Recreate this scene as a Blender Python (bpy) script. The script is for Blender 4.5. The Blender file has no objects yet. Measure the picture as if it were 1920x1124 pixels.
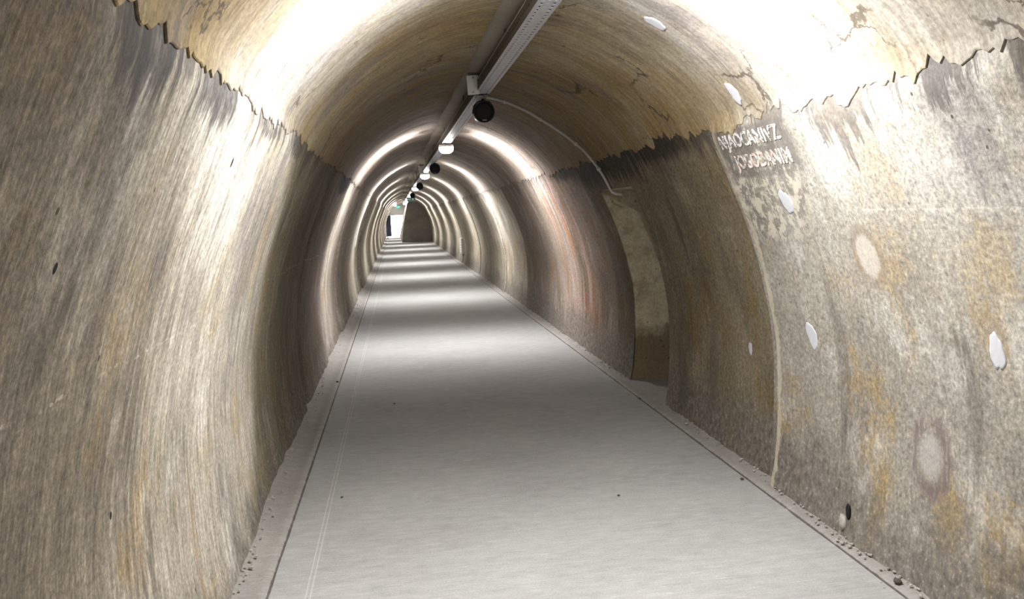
import bpy, bmesh, math, random
from mathutils import Vector, Matrix, noise
R = random.Random(7)
S = bpy.context.scene
COL = S.collection
PI = math.pi

# ------------------------------------------------------------------ basics
def put(o, label=None, cat=None, group=None, kind=None, parent=None):
    if o.name not in COL.objects: COL.objects.link(o)
    if parent: o.parent = parent
    if label: o['label'] = label
    if cat: o['category'] = cat
    if group: o['group'] = group
    if kind: o['kind'] = kind
    return o

def mesh_obj(name, bm, mat, parent=None, smooth=False, **kw):
    me = bpy.data.meshes.new(name)
    bm.normal_update()
    bm.to_mesh(me); bm.free()
    if smooth:
        for p in me.polygons: p.use_smooth = True
    me.materials.append(mat)
    return put(bpy.data.objects.new(name, me), parent=parent, **kw)

def empty(name, loc, **kw):
    o = bpy.data.objects.new(name, None); o.location = loc; o.empty_display_size = .1
    return put(o, **kw)

def copy_tree(o, parent=None):
    c = o.copy(); COL.objects.link(c)
    if parent: c.parent = parent
    for ch in list(o.children): copy_tree(ch, c)
    return c

def box(bm, x0, x1, y0, y1, z0, z1, rot=None):
    vs = [bm.verts.new((x, y, z)) for z in (z0, z1) for y in (y0, y1) for x in (x0, x1)]
    for f in ((0, 2, 3, 1), (4, 5, 7, 6), (0, 1, 5, 4), (2, 6, 7, 3), (0, 4, 6, 2), (1, 3, 7, 5)):
        bm.faces.new([vs[i] for i in f])
    if rot:
        c = Vector(((x0+x1)/2, (y0+y1)/2, (z0+z1)/2))
        for v in vs: v.co = rot @ (v.co - c) + c
    return vs

def tube(bm, pts, r, n=10, cap=True):
    pts = [Vector(p) for p in pts]; rings = []
    for i, p in enumerate(pts):
        d = (pts[min(i+1, len(pts)-1)] - pts[max(i-1, 0)]).normalized()
        a = d.cross(Vector((0, 1, .03))); 
        if a.length < .05: a = d.cross(Vector((1, 0, 0)))
        a.normalize(); b = d.cross(a).normalized()
        rr = r[i] if isinstance(r, (list, tuple)) else r
        rings.append([bm.verts.new(p + rr*(math.cos(2*PI*k/n)*a + math.sin(2*PI*k/n)*b)) for k in range(n)])
    for A, B in zip(rings, rings[1:]):
        for k in range(n):
            bm.faces.new((A[k], A[(k+1) % n], B[(k+1) % n], B[k]))
    if cap:
        bm.faces.new(rings[0][::-1]); bm.faces.new(rings[-1])

def lathe(bm, prof, n=28, axis='Z', sx=1, sy=1):
    """prof: list of (radius, height)"""
    rings = []
    for r, h in prof:
        ring = []
        for k in range(n):
            a = 2*PI*k/n
            c, s = r*math.cos(a)*sx, r*math.sin(a)*sy
            ring.append(bm.verts.new((c, s, h) if axis == 'Z' else (c, h, s)))
        rings.append(ring)
    for A, B in zip(rings, rings[1:]):
        for k in range(n):
            bm.faces.new((A[k], A[(k+1) % n], B[(k+1) % n], B[k]))
    bm.faces.new(rings[0][::-1]); bm.faces.new(rings[-1])
    bmesh.ops.recalc_face_normals(bm, faces=bm.faces[:])

# ------------------------------------------------------------------ node helper
class G:
    def __init__(s, name):
        s.m = bpy.data.materials.new(name); s.m.use_nodes = True
        s.t = s.m.node_tree; s.n = s.t.nodes; s.l = s.t.links
        s.bsdf = s.n['Principled BSDF']
        s.uv = s.n.new('ShaderNodeUVMap').outputs[0]
        sp = s.n.new('ShaderNodeSeparateXYZ'); s.l.new(s.uv, sp.inputs[0]); s.Y, s.V = sp.outputs[0], sp.outputs[1]
        g = s.n.new('ShaderNodeNewGeometry'); s.P = g.outputs['Position']
    def _in(s, sock, v):
        if isinstance(v, bpy.types.NodeSocket): s.l.new(v, sock)
        elif isinstance(v, (tuple, list)):
            sock.default_value = (*v, 1) if len(v) == 3 and len(sock.default_value) == 4 else v
        else: sock.default_value = v
    def vec(s, x, y, z=0.0):
        n = s.n.new('ShaderNodeCombineXYZ')
        for i, v in enumerate((x, y, z)): s._in(n.inputs[i], v)
        return n.outputs[0]
    def m_(s, op, a, b=0.0, c=None, clamp=False):
        n = s.n.new('ShaderNodeMath'); n.operation = op; n.use_clamp = clamp
        s._in(n.inputs[0], a); s._in(n.inputs[1], b)
        if c is not None: s._in(n.inputs[2], c)
        return n.outputs[0]
    def add(s, a, b): return s.m_('ADD', a, b)
    def mul(s, a, b): return s.m_('MULTIPLY', a, b)
    def sub(s, a, b): return s.m_('SUBTRACT', a, b)
    def uvs(s, sy, sv, seed=0.0):
        return s.vec(s.mul(s.Y, sy), s.mul(s.V, sv), seed)
    def noise(s, vec, scale=1., detail=4., rough=.55, dist=0.):
        n = s.n.new('ShaderNodeTexNoise'); s.l.new(vec, n.inputs['Vector'])
        n.inputs['Scale'].default_value = scale; n.inputs['Detail'].default_value = detail
        n.inputs['Roughness'].default_value = rough; n.inputs['Distortion'].default_value = dist
        return n.outputs['Fac']
    def voro(s, vec, scale, feat='DISTANCE_TO_EDGE'):
        n = s.n.new('ShaderNodeTexVoronoi'); n.feature = feat; s.l.new(vec, n.inputs['Vector'])
        n.inputs['Scale'].default_value = scale
        return n.outputs['Distance']
    def step(s, v, a, b):
        n = s.n.new('ShaderNodeMapRange'); n.interpolation_type = 'SMOOTHSTEP'
        s._in(n.inputs[0], v); n.inputs[1].default_value = a; n.inputs[2].default_value = b
        if a > b:
            n.inputs[1].default_value = b; n.inputs[2].default_value = a
            n.inputs[3].default_value = 1; n.inputs[4].default_value = 0
        return n.outputs[0]
    def lin(s, v, a, b, c, d):
        n = s.n.new('ShaderNodeMapRange'); s._in(n.inputs[0], v)
        for i, q in enumerate((a, b, c, d)): n.inputs[i+1].default_value = q
        return n.outputs[0]
    def mix(s, a, b, f, mode='MIX'):
        n = s.n.new('ShaderNodeMix'); n.data_type = 'RGBA'; n.blend_type = mode
        s._in(n.inputs[0], f); s._in(n.inputs[6], a); s._in(n.inputs[7], b)
        return n.outputs[2]
    def grey(s, f):
        n = s.n.new('ShaderNodeCombineColor')
        for i in range(3): s._in(n.inputs[i], f)
        return n.outputs[0]
    def ramp(s, f, stops, const=False):
        n = s.n.new('ShaderNodeValToRGB'); s._in(n.inputs[0], f); cr = n.color_ramp
        cr.interpolation = 'CONSTANT' if const else 'LINEAR'
        while len(cr.elements) < len(stops): cr.elements.new(.5)
        for e, (p, c) in zip(cr.elements, stops): e.position = p; e.color = (*c, 1)
        return n.outputs[0]
    def ell(s, y0, v0, ry, rv, wob=None):
        a = s.m_('DIVIDE', s.sub(s.Y, y0), ry); b = s.m_('DIVIDE', s.sub(s.V, v0), rv)
        d = s.m_('SQRT', s.add(s.mul(a, a), s.mul(b, b)))
        return s.add(d, wob) if wob is not None else d
    def done(s, col, rough=.9, bump=None, strength=.5, dist=.01, spec=.25):
        s._in(s.bsdf.inputs['Base Color'], col); s._in(s.bsdf.inputs['Roughness'], rough)
        s.bsdf.inputs['Specular IOR Level'].default_value = spec
        if bump is not None:
            n = s.n.new('ShaderNodeBump'); n.inputs['Strength'].default_value = strength
            n.inputs['Distance'].default_value = dist
            s.l.new(bump, n.inputs['Height']); s.l.new(n.outputs[0], s.bsdf.inputs['Normal'])
        return s.m

def plain(name, col, rough=.5, metal=0., grain=0., scale=30.):
    g = G(name)
    tc = g.n.new('ShaderNodeTexCoord').outputs['Object']
    nz = g.noise(tc, scale, 3)
    c = g.mix(tuple(x*(1-grain) for x in col), tuple(min(1, x*(1+grain)) for x in col), nz)
    g.bsdf.inputs['Metallic'].default_value = metal
    return g.done(c, rough)

def emissive(name, col, strength):
    g = G(name)
    g.bsdf.inputs['Base Color'].default_value = (.8, .8, .8, 1)
    g.bsdf.inputs['Emission Color'].default_value = (*col, 1)
    g.bsdf.inputs['Emission Strength'].default_value = strength
    return g.m

# ------------------------------------------------------------------ tunnel section
CX = .626
PZ = [0, .4, .8, 1.1, 1.4, 1.7, 2.0, 2.2, 2.4, 2.55, 2.63, 2.66]
PH = [1.45, 1.49, 1.49, 1.44, 1.36, 1.24, 1.10, .96, .74, .48, .25, 0]
def catmull(P, n=24):
    out = []
    for i in range(len(P)-1):
        p0 = P[max(i-1, 0)]; p1 = P[i]; p2 = P[i+1]; p3 = P[i+2] if i+2 < len(P) else (-P[i][0], P[i][1])
        for k in range(n):
            t = k/n
            out.append(tuple(.5*((2*b) + (-a+c)*t + (2*a-5*b+4*c-d)*t*t + (-a+3*b-3*c+d)*t**3)
                             for a, b, c, d in zip(p0, p1, p2, p3)))
    out.append(P[-1]); return out
right = catmull(list(zip(PH, PZ)))                     # right base -> apex (half, z)
section = [(-h, z) for h, z in right] + [(h, z) for h, z in right[::-1][1:]]   # left base -> right base
arc = [0.]
for a, b in zip(section, section[1:]): arc.append(arc[-1] + math.hypot(b[0]-a[0], b[1]-a[1]))
LT = arc[-1]
import bisect
def sect(v):
    v = min(max(v, 0), LT); i = min(max(bisect.bisect_right(arc, v)-1, 0), len(arc)-2)
    t = (v-arc[i])/(arc[i+1]-arc[i]); a, b = section[i], section[i+1]
    tx, tz = b[0]-a[0], b[1]-a[1]; L = math.hypot(tx, tz)
    return a[0]+tx*t, a[1]+tz*t, tz/L, -tx/L           # x, z, inward normal
def v_of_z(z):                                         # arc length from a base up to height z
    half = len(arc)//2
    for i in range(half):
        if section[i+1][1] >= z:
            a, b = section[i], section[i+1]
            return arc[i] + (z-a[1])/max(b[1]-a[1], 1e-6)*(arc[i+1]-arc[i])
    return LT/2
V_EDGE = v_of_z(2.0)
V_NICHE = v_of_z(1.78)
NICHE = (6.10, 7.09)
SEAMS = [4.18, 6.10, 7.09, 9.0, 11.3, 13.1, 15.9, 18.3, 20.9, 23.6, 26.2, 29, 32, 35, 38, 41, 44, 47]
SEG = {}
def seg_off(Y, side):
    i = bisect.bisect_right(SEAMS, Y)
    if (i, side) not in SEG:
        SEG[(i, side)] = {0: .04, 1: .0, 2: .0, 3: .0}.get(i, random.Random(i*7+side).uniform(-.025, .02))
    return SEG[(i, side)]
def sstep(x, a, b):
    t = min(max((x-a)/(b-a), 0), 1); return t*t*(3-2*t)
def disp(Y, v):
    side = 0 if v < LT/2 else 1
    vs = v if side == 0 else LT-v
    d = .016*noise.noise((Y*.55, v*.7, 3.1)) + .007*noise.noise((Y*2.3, v*1.3, 9.7)) + .0025*noise.noise((Y*11, v*4, 1.7))
    w = 1-sstep(vs, V_EDGE-.05, V_EDGE+.1)             # steps fade out above the plaster edge
    s = seg_off(Y, side)
    if side == 0 and Y < 5.2: s = .035*(1-sstep(Y, 3.7, 4.9))
    if side == 0: s -= .03*math.exp(-((Y-6.9)/.10)**2)
    d += s*w
    if 15.9 < Y: d += -.03*(1-w)                       # vault steps back here
    for q in SEAMS[3:]:
        d -= .012*math.exp(-((Y-q)/.02)**2)
    if vs < .12: d += .02*(1-vs/.12)*(.5+noise.noise((Y*5, side, 2)))
    return d
def surf(Y, v, extra=0.):
    x, z, nx, nz = sect(v); d = disp(Y, v)+extra
    return Vector((CX+x+nx*d, Y, z+nz*d)), Vector((nx, 0, nz))

def rows():
    ys = []
    def seq(a, b, st):
        n = max(1, round((b-a)/st)); ys.extend(a+(b-a)*i/n for i in range(n))
    seq(-7, .8, .25); seq(.8, 5, .022); seq(5, 11, .035); seq(11, 18, .07); seq(18, 32, .2); seq(32, 66.2, .5); ys.append(66.2)
    for q in SEAMS:
        ys = [y for y in ys if abs(y-q) > .012]+[q-.008, q, q+.008]
    return sorted(set(ys))
YS = rows()

def grid_obj(name, mat, cols, ys, skip=None, kind='structure', pos=None, **kw):
    """cols(Y) -> list of (v_total, inward offset); uv = (Y, v shown)"""
    bm = bmesh.new(); uvl = bm.loops.layers.uv.new('surf'); R_ = []
    for Y in ys:
        R_.append([(bm.verts.new(surf(Y, v, o)[0]), Y, u) for v, o, u in cols(Y)])
    for A, B in zip(R_, R_[1:]):
        for k in range(len(A)-1):
            q = (A[k], B[k], B[k+1], A[k+1])
            if skip and skip(sum(c[1] for c in q)/4, sum(c[2] for c in q)/4): continue
            f = bm.faces.new([c[0] for c in q]); f.smooth = True
            for lp, c in zip(f.loops, q): lp[uvl].uv = (c[1], c[2])
    bm.normal_update()
    loose = [v for v in bm.verts if not v.link_faces]
    bmesh.ops.delete(bm, geom=loose, context='VERTS')
    for e in bm.edges:
        if len(e.link_faces) == 2 and e.link_faces[0].normal.angle(e.link_faces[1].normal, 0) > .6: e.smooth = False
    return mesh_obj(name, bm, mat, kind=kind, **kw)

# ------------------------------------------------------------------ materials
def rubble_look(name, side):
    """old board-marked concrete side wall; uv = (Y along tunnel, height along wall)"""
    g = G(name); sd = 10.*side
    big = g.noise(g.uvs(.8, .8, sd), 1, 3)
    mid = g.noise(g.uvs(2.6, 1.7, sd+2), 1, 5, .6)
    streak = g.add(g.mul(g.noise(g.uvs(34, 3.2, sd+4), 1, 5, .68, .3), .7), g.mul(g.noise(g.uvs(9, .9, sd+14), 1, 3, .6), .3))
    streak2 = g.noise(g.uvs(85, 12, sd+5) if side == 0 else g.uvs(40, 30, sd+5), 1, 4, .65)
    grain = g.noise(g.uvs(75, 60, sd+6), 1, 4, .7)
    grain2 = g.noise(g.uvs(28, 20, sd+8), 1, 5, .75)
    c = g.ramp(big, [(.3, (.27, .245, .205)), (.5, (.37, .34, .285)), (.7, (.46, .435, .385))])
    och = g.step(g.add(g.mul(mid, .7), g.mul(grain2, .3)), .50, .62)
    c = g.mix(c, (.35, .245, .10), g.mul(och, g.lin(g.V, .6, 1.9, .8 if side else .5, .28)))
    vio = g.step(g.noise(g.uvs(2.0, 1.0, sd+20), 1, 4, .6), .5, .66)
    c = g.mix(c, (.20, .185, .18), g.mul(vio, g.lin(g.V, .6, 1.9, .35, .7)))
    pale = g.step(g.noise(g.uvs(3.6, 1.5, sd+30), 1, 5, .65), .52, .66)
    c = g.mix(c, (.58, .555, .50), g.mul(pale, .6))
    if side == 1:      # repaired, limewashed stretch and old marks on the right wall
        rust = g.mul(g.step(g.Y, 7.9, 8.8), g.step(g.Y, 10.6, 9.3))
        c = g.mix(c, (.52, .27, .12), g.mul(rust, g.step(g.noise(g.uvs(13, 1.0, 77), 1, 4, .6), .5, .64)))
        c = g.mix(c, (.62, .5, .46), g.mul(rust, g.step(g.noise(g.uvs(9, .6, 78), 1, 3), .5, .6)))
    # dirt per cast section, plus bright and dark lamp bands painted into the colour
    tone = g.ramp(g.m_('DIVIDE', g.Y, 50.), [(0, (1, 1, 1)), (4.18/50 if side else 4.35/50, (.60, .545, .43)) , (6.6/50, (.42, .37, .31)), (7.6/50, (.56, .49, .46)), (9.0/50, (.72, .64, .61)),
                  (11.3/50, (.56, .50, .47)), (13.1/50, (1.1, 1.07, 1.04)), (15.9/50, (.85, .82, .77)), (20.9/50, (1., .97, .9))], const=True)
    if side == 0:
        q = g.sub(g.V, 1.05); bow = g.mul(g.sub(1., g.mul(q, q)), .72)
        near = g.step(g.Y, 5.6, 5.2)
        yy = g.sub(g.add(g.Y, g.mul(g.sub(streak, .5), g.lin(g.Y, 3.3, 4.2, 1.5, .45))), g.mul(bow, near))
        tone = g.ramp(g.m_('DIVIDE', yy, 50.),  # wall's own break plus bright bands near the lamps painted into the tone
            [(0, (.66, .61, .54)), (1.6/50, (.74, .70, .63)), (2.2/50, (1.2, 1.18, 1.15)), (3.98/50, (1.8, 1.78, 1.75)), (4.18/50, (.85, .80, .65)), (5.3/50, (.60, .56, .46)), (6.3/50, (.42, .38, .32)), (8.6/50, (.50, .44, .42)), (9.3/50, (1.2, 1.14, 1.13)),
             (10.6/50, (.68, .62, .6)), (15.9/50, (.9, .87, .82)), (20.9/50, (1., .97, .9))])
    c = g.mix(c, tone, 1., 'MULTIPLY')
    # brushed streaks and grain
    k = g.lin(streak, .3, .7, .45, 1.45); k2 = g.lin(streak2, .25, .75, .66, 1.3)
    k3 = g.lin(grain, .25, .75, .52, 1.42); k4 = g.lin(grain2, .25, .75, .66, 1.3)
    amt = .85 if side == 0 else .28
    c = g.mix(c, g.grey(k), amt, 'MULTIPLY'); c = g.mix(c, g.grey(g.mul(k2, k4)), 1., 'MULTIPLY'); c = g.mix(c, g.grey(k3), 1., 'MULTIPLY')
    # soot and peeled render just under the plaster edge, running down in drips
    drip = g.add(g.mul(g.noise(g.uvs(15, 1.6, sd+40), 1, 5, .75), .5), g.mul(g.noise(g.uvs(2.2, .5, sd+41), 1, 3), .6))
    dd = g.sub(V_EDGE, g.V)
    soot = g.step(g.sub(g.mul(g.sub(drip, .555 if side == 0 else .53), 1.9), dd), -.02, .03)
    soot = g.mul(soot, g.lin(grain2, .35, .6, .55, 1.))
    c = g.mix(c, (.10, .088, .08), g.mul(soot, .85))
    dark = g.step(g.noise(g.uvs(3.2, .8, sd+50), 1, 5, .68), .60, .70)
    c = g.mix(c, (.085, .07, .055), g.mul(dark, .7))
    # damp dirty foot with lime specks
    foot = g.step(g.sub(g.add(.36 if side else .17, g.mul(g.sub(g.noise(g.uvs(3, 2, sd+60), 1, 4, .65), .5), .9)), g.V), -.12, .2)
    c = g.mix(c, g.ramp(grain2, [(.35, (.09, .08, .07)), (.5, (.17, .155, .135)), (.65, (.27, .25, .22))]), g.mul(foot, .8))
    spk = g.mul(g.mul(g.step(grain, .58, .63), g.step(grain2, .5, .56)), g.step(g.V, .55, .15))
    c = g.mix(c, (.62, .59, .53), g.mul(spk, .65))
    pit = g.step(g.voro(g.uvs(9, 7, sd), 1., 'F1'), .075, .045)
    pit = g.mul(pit, g.step(g.noise(g.uvs(1.4, 1.2, sd+70), 1, 2), .5, .58))
    c = g.mix(c, (.04, .034, .03), g.mul(pit, .85))
    if side == 1:
        w = g.mul(g.sub(grain2, .5), .7)
        # cream edge left on the arris at the end of the near section
        ew = g.sub(4.19, g.mul(g.add(.05, g.mul(1.3, g.noise(g.uvs(2, 5., 90), 1, 5, .7))), .09))
        ed = g.mul(g.step(g.sub(g.Y, ew), -.008, .008), g.step(g.Y, 4.2, 4.19))
        c = g.mix(c, (.58, .52, .40), g.mul(ed, g.lin(grain2, .35, .55, .45, .9)))
        # worn limewash round the stencil
        wash_or_lit = g.step(g.ell(3.85, v_of_z(1.72), .48, .36, w), 1.0, .75)
        wm = g.step(g.noise(g.uvs(16, 13, 95), 1, 5, .72), .47, .55)
        c = g.mix(c, (.17, .155, .145), g.mul(wash_or_lit, .42))
        c = g.mix(c, (.60, .555, .45), g.mul(wash_or_lit, g.mul(wm, .8)))
        bk = g.step(g.m_('MAXIMUM', g.m_('DIVIDE', g.m_('ABSOLUTE', g.sub(g.Y, 3.76)), .40), g.m_('DIVIDE', g.m_('ABSOLUTE', g.sub(g.V, v_of_z(1.885))), .135)), 1.08, .92)
        c = g.mix(c, (.13, .118, .11), g.mul(g.mul(bk, .7), g.step(g.add(g.mul(mid, .5), g.mul(grain2, .5)), .44, .52)))
        for py, ry, rv in ((5.2, .8, .10), (6.2, .9, .20), (7.3, .8, .22), (8.3, .6, .10)):
            sb = g.step(g.ell(py, V_EDGE-.01, ry, rv, g.mul(g.sub(streak, .5), 3.0)), 1.2, .5)
            c = g.mix(c, (.03, .026, .023), g.mul(sb, g.lin(grain2, .35, .6, .6, .95)))
        for py, pv, ry, rv in ((3.5, .85, .06, .55), (5.75, .55, .16, .6), (5.2, .5, .07, .35), (2.62, .75, .04, .3)):
            sb = g.step(g.ell(py, pv, ry, rv, g.mul(g.sub(streak, .5), 3.0)), 1.2, .45)
            c = g.mix(c, (.085, .075, .066), g.mul(sb, g.lin(grain2, .38, .6, .05, .62)))
        # ghost ring and round damp stain
        r = g.ell(3.12, v_of_z(1.386), .10, .13, g.mul(w, .5))
        c = g.mix(c, (.23, .17, .11), g.mul(g.mul(g.step(r, .72, .9), g.step(r, 1.25, 1.0)), .42))
        c = g.mix(c, (.66, .61, .54), g.mul(g.step(r, .85, .6), .45))
        r = g.ell(2.87, v_of_z(.57), .115, .15, g.mul(w, .9))
        c = g.mix(c, (.17, .13, .125), g.mul(g.mul(g.step(r, .55, .9), g.step(r, 1.35, 1.0)), g.mul(.8, g.step(streak, .42, .55))))
        c = g.mix(c, (.5, .48, .47), g.mul(g.step(r, .75, .4), .45))
        ln = g.m_('ABSOLUTE', g.sub(g.V, g.add(v_of_z(1.585), g.mul(g.sub(mid, .5), .03))))
        c = g.mix(c, (.7, .65, .55), g.mul(g.mul(g.step(ln, .006, .002), g.step(g.Y, 3.3, 3.0)), g.mul(.4, g.step(grain2, .42, .55))))
    else:
        ln = g.m_('ABSOLUTE', g.sub(g.V, g.add(v_of_z(1.27), g.mul(g.sub(mid, .5), .08))))
        c = g.mix(c, (.66, .6, .5), g.mul(g.mul(g.step(ln, .007, .002), g.step(grain2, .48, .6)), .5))
        wb = g.mul(g.sub(streak, .5), 3.2)
        for py, ry, rv in ((1.72, .20, .13), (2.36, .26, .10), (3.2, .3, .05), (4.2, .3, .07)):
            sb = g.step(g.ell(py, V_EDGE-.01, ry, rv, wb), 1.15, .6)
            c = g.mix(c, (.075, .07, .068), g.mul(sb, g.lin(grain2, .35, .6, .5, .92)))
        bl = g.ell(8.2, V_EDGE-.02, .75, .16, g.mul(g.sub(mid, .5), 1.2))
        c = g.mix(c, (.012, .01, .009), g.mul(g.step(bl, 1., .5), .95))
        for py, pz, pr in ((2.77, 1.832, .012), (2.28, .83, .009), (1.62, 1.56, .009)):
            c = g.mix(c, (.02, .017, .015), g.step(g.ell(py, v_of_z(pz), pr, pr*1.5, g.mul(g.sub(grain2, .5), .6)), 1.05, .8))
        rs = g.mul(g.step(g.m_('ABSOLUTE', g.sub(g.Y, g.add(3.1, g.mul(g.sub(mid, .5), .12)))), .02, .004), g.step(g.V, .75, .5))
        c = g.mix(c, (.36, .20, .09), g.mul(rs, g.lin(grain2, .35, .6, .1, .7)))
    h = g.add(g.add(g.mul(streak, .45), g.mul(streak2, .25)), g.add(g.mul(grain, .25), g.mul(grain2, .3)))
    return g.done(c, .92, h, .55, .012, .2)

def vault_look(name):
    g = G(name)
    big = g.noise(g.uvs(.7, .9, 1), 1, 4, .55)
    mid = g.noise(g.uvs(2.4, 1.3, 3), 1, 5, .6, .4)
    streak = g.add(g.mul(g.noise(g.uvs(30, 2.6, 5), 1, 5, .68, .3), .6), g.mul(g.noise(g.uvs(9, .9, 6), 1, 4, .6), .4))
    streak2 = g.noise(g.uvs(70, 7, 7), 1, 4, .6)
    grain = g.noise(g.uvs(60, 50, 8), 1, 4, .7)
    grain2 = g.noise(g.uvs(20, 14, 9), 1, 4, .7)
    c = g.ramp(g.add(g.mul(big, .55), g.mul(mid, .45)), [(.32, (.36, .25, .105)), (.47, (.46, .355, .19)), (.60, (.54, .47, .345)), (.72, (.61, .57, .50))])
    c = g.mix(c, g.ramp(mid, [(.35, (.30, .262, .235)), (.65, (.50, .46, .425))]), g.mul(g.step(g.Y, 6.6, 8.8), .85))
    # pale band lit by the near lamp, painted into the vault colour
    wash_or_lit = g.mul(g.step(g.add(g.Y, g.mul(g.sub(mid, .5), 2.2)), 4.35, 3.5), g.step(g.add(g.Y, g.mul(g.sub(big, .5), 1.6)), 1.7, 2.7))
    c = g.mix(c, (.60, .575, .53), g.mul(wash_or_lit, g.lin(g.noise(g.uvs(5, 1.4, 15), 1, 4, .6), .3, .6, .25, .9)))
    vio = g.step(g.noise(g.uvs(2.4, .9, 11), 1, 4, .6), .52, .68)
    c = g.mix(c, (.29, .25, .235), g.mul(vio, .62))
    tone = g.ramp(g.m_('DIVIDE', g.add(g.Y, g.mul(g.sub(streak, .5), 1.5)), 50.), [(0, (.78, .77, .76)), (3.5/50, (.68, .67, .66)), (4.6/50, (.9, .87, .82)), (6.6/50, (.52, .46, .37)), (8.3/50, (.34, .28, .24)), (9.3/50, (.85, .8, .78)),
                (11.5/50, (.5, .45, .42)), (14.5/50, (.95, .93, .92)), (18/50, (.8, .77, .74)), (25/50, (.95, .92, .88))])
    c = g.mix(c, tone, 1., 'MULTIPLY')  # lamp rings and the darker gaps between them painted into the vault tone
    c = g.mix(c, g.grey(g.lin(streak, .3, .7, .5, 1.4)), .9, 'MULTIPLY')
    c = g.mix(c, g.grey(g.mul(g.lin(streak2, .25, .75, .82, 1.16), g.lin(grain2, .25, .75, .82, 1.16))), 1., 'MULTIPLY')
    c = g.mix(c, g.grey(g.lin(grain, .25, .75, .62, 1.32)), 1., 'MULTIPLY')
    # hairline cracks and flaked spots
    cv = g.vec(g.add(g.mul(g.Y, 1.6), g.mul(g.sub(grain2, .5), .35)), g.add(g.mul(g.V, 1.6), g.mul(g.sub(mid, .5), .9)), 2.)
    cr = g.mul(g.step(g.voro(cv, 1.), .012, .003), g.step(g.noise(g.uvs(1.6, 1.6, 33), 1, 2), .52, .6))
    c = g.mix(c, (.08, .06, .045), g.mul(cr, .8))
    fl = g.step(g.noise(g.uvs(9, 4, 44), 1, 5, .7), .66, .70)
    c = g.mix(c, (.10, .08, .06), g.mul(fl, .75))
    h = g.add(g.add(g.mul(streak, .5), g.mul(mid, .5)), g.add(g.mul(grain, .2), g.mul(grain2, .3)))
    return g.done(c, .92, h, .55, .012, .2)

def floor_look(name, kerb=False):
    g = G(name)
    p = g.n.new('ShaderNodeSeparateXYZ'); g.l.new(g.P, p.inputs[0]); X, Y = p.outputs[0], p.outputs[1]
    v = lambda sx, sy, z: g.vec(g.mul(X, sx), g.mul(Y, sy), z)
    brush = g.noise(v(3.5, 60, 1), 1, 6, .75); brush2 = g.noise(v(7, 120, 2), 1, 3)
    big = g.noise(v(1.1, 1.4, 3), 1, 4); grain = g.noise(g.P, 110, 4, .75); mid = g.noise(v(9, 16, 5), 1, 5, .7)
    c = g.ramp(big, [(.3, (.36, .355, .347)), (.7, (.425, .422, .414))])
    c = g.mix(c, g.grey(g.lin(brush, .25, .75, .86, 1.13)), .9, 'MULTIPLY')
    c = g.mix(c, g.grey(g.lin(mid, .25, .75, .86, 1.12)), 1., 'MULTIPLY')
    c = g.mix(c, g.grey(g.lin(grain, .25, .75, .78, 1.2)), 1., 'MULTIPLY')
    c = g.mix(c, (.60, .59, .57), g.mul(g.step(brush2, .62, .70), .5))
    if not kerb:   # two thin chalky lines by the left edge and a dusty margin
        for x0 in (-.475, -.455):
            c = g.mix(c, (.68, .67, .65), g.mul(g.step(g.m_('ABSOLUTE', g.sub(X, x0)), .005, .001), .4))
        sc = g.step(g.voro(v(2.2, 9, 7), 1., 'F1'), .035, .02)
        c = g.mix(c, (.12, .09, .075), g.mul(sc, .6))
    else:
        d = g.step(g.noise(g.P, 26, 4, .7), .60, .68)
        c = g.mix(c, (.30, .27, .235), g.mul(d, .5))
        c = g.mix(c, (.86, .83, .79), 1., 'MULTIPLY')
        jn = g.m_('MINIMUM', g.m_('ABSOLUTE', g.add(X, .637)), g.m_('ABSOLUTE', g.sub(X, 1.958)))
        jn = g.mul(g.step(g.add(jn, g.mul(g.sub(mid, .5), .010)), .0065, .002), g.step(grain, .3, .45))
        c = g.mix(c, (.07, .06, .05), g.mul(jn, .85))
    return g.done(c, .85, g.add(g.mul(brush, .6), g.mul(grain, .35)), .3, .006, .3)

def niche_look(name):
    g = G(name)
    a = g.noise(g.P, 2.6, 5, .65); b = g.noise(g.P, 14, 5, .7); c3 = g.noise(g.P, 60, 3)
    p = g.n.new('ShaderNodeSeparateXYZ'); g.l.new(g.P, p.inputs[0])
    c = g.ramp(b, [(.3, (.52, .45, .31)), (.55, (.70, .63, .47)), (.75, (.78, .72, .58))])
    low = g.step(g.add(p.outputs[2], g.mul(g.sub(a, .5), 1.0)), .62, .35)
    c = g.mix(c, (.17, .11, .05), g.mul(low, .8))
    c = g.mix(c, (.06, .05, .04), g.mul(g.step(b, .62, .68), .7))
    c = g.mix(c, (.30, .24, .15), g.mul(g.step(a, .54, .64), .6))
    c = g.mix(c, g.grey(g.lin(c3, .25, .75, .8, 1.15)), 1., 'MULTIPLY')
    return g.done(c, .92, b, .4, .01, .2)

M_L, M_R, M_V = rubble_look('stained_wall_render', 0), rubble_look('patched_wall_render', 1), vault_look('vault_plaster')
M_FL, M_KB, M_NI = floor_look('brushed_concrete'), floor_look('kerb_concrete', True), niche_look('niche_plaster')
def strip_look():
    g = G('smooth_cement'); n1 = g.noise(g.P, 2.2, 4); n2 = g.noise(g.P, 40, 4, .7)
    c = g.ramp(n1, [(.3, (.30, .275, .235)), (.7, (.40, .37, .325))])
    c = g.mix(c, g.grey(g.lin(n2, .25, .75, .85, 1.12)), 1., 'MULTIPLY')
    return g.done(c, .9, n2, .25, .004, .2)
M_ST = strip_look()
M_TRAY = plain('galvanised_steel', (.50, .50, .53), .45, .35, .08, 60)
M_SIDE = plain('shaded_side_steel', (.13, .115, .095), .6, .2, .2, 40)  # shadowed left side of the tray painted as a darker steel
M_PVC = plain('white_plastic', (.72, .71, .69), .45, 0, .05)
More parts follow.
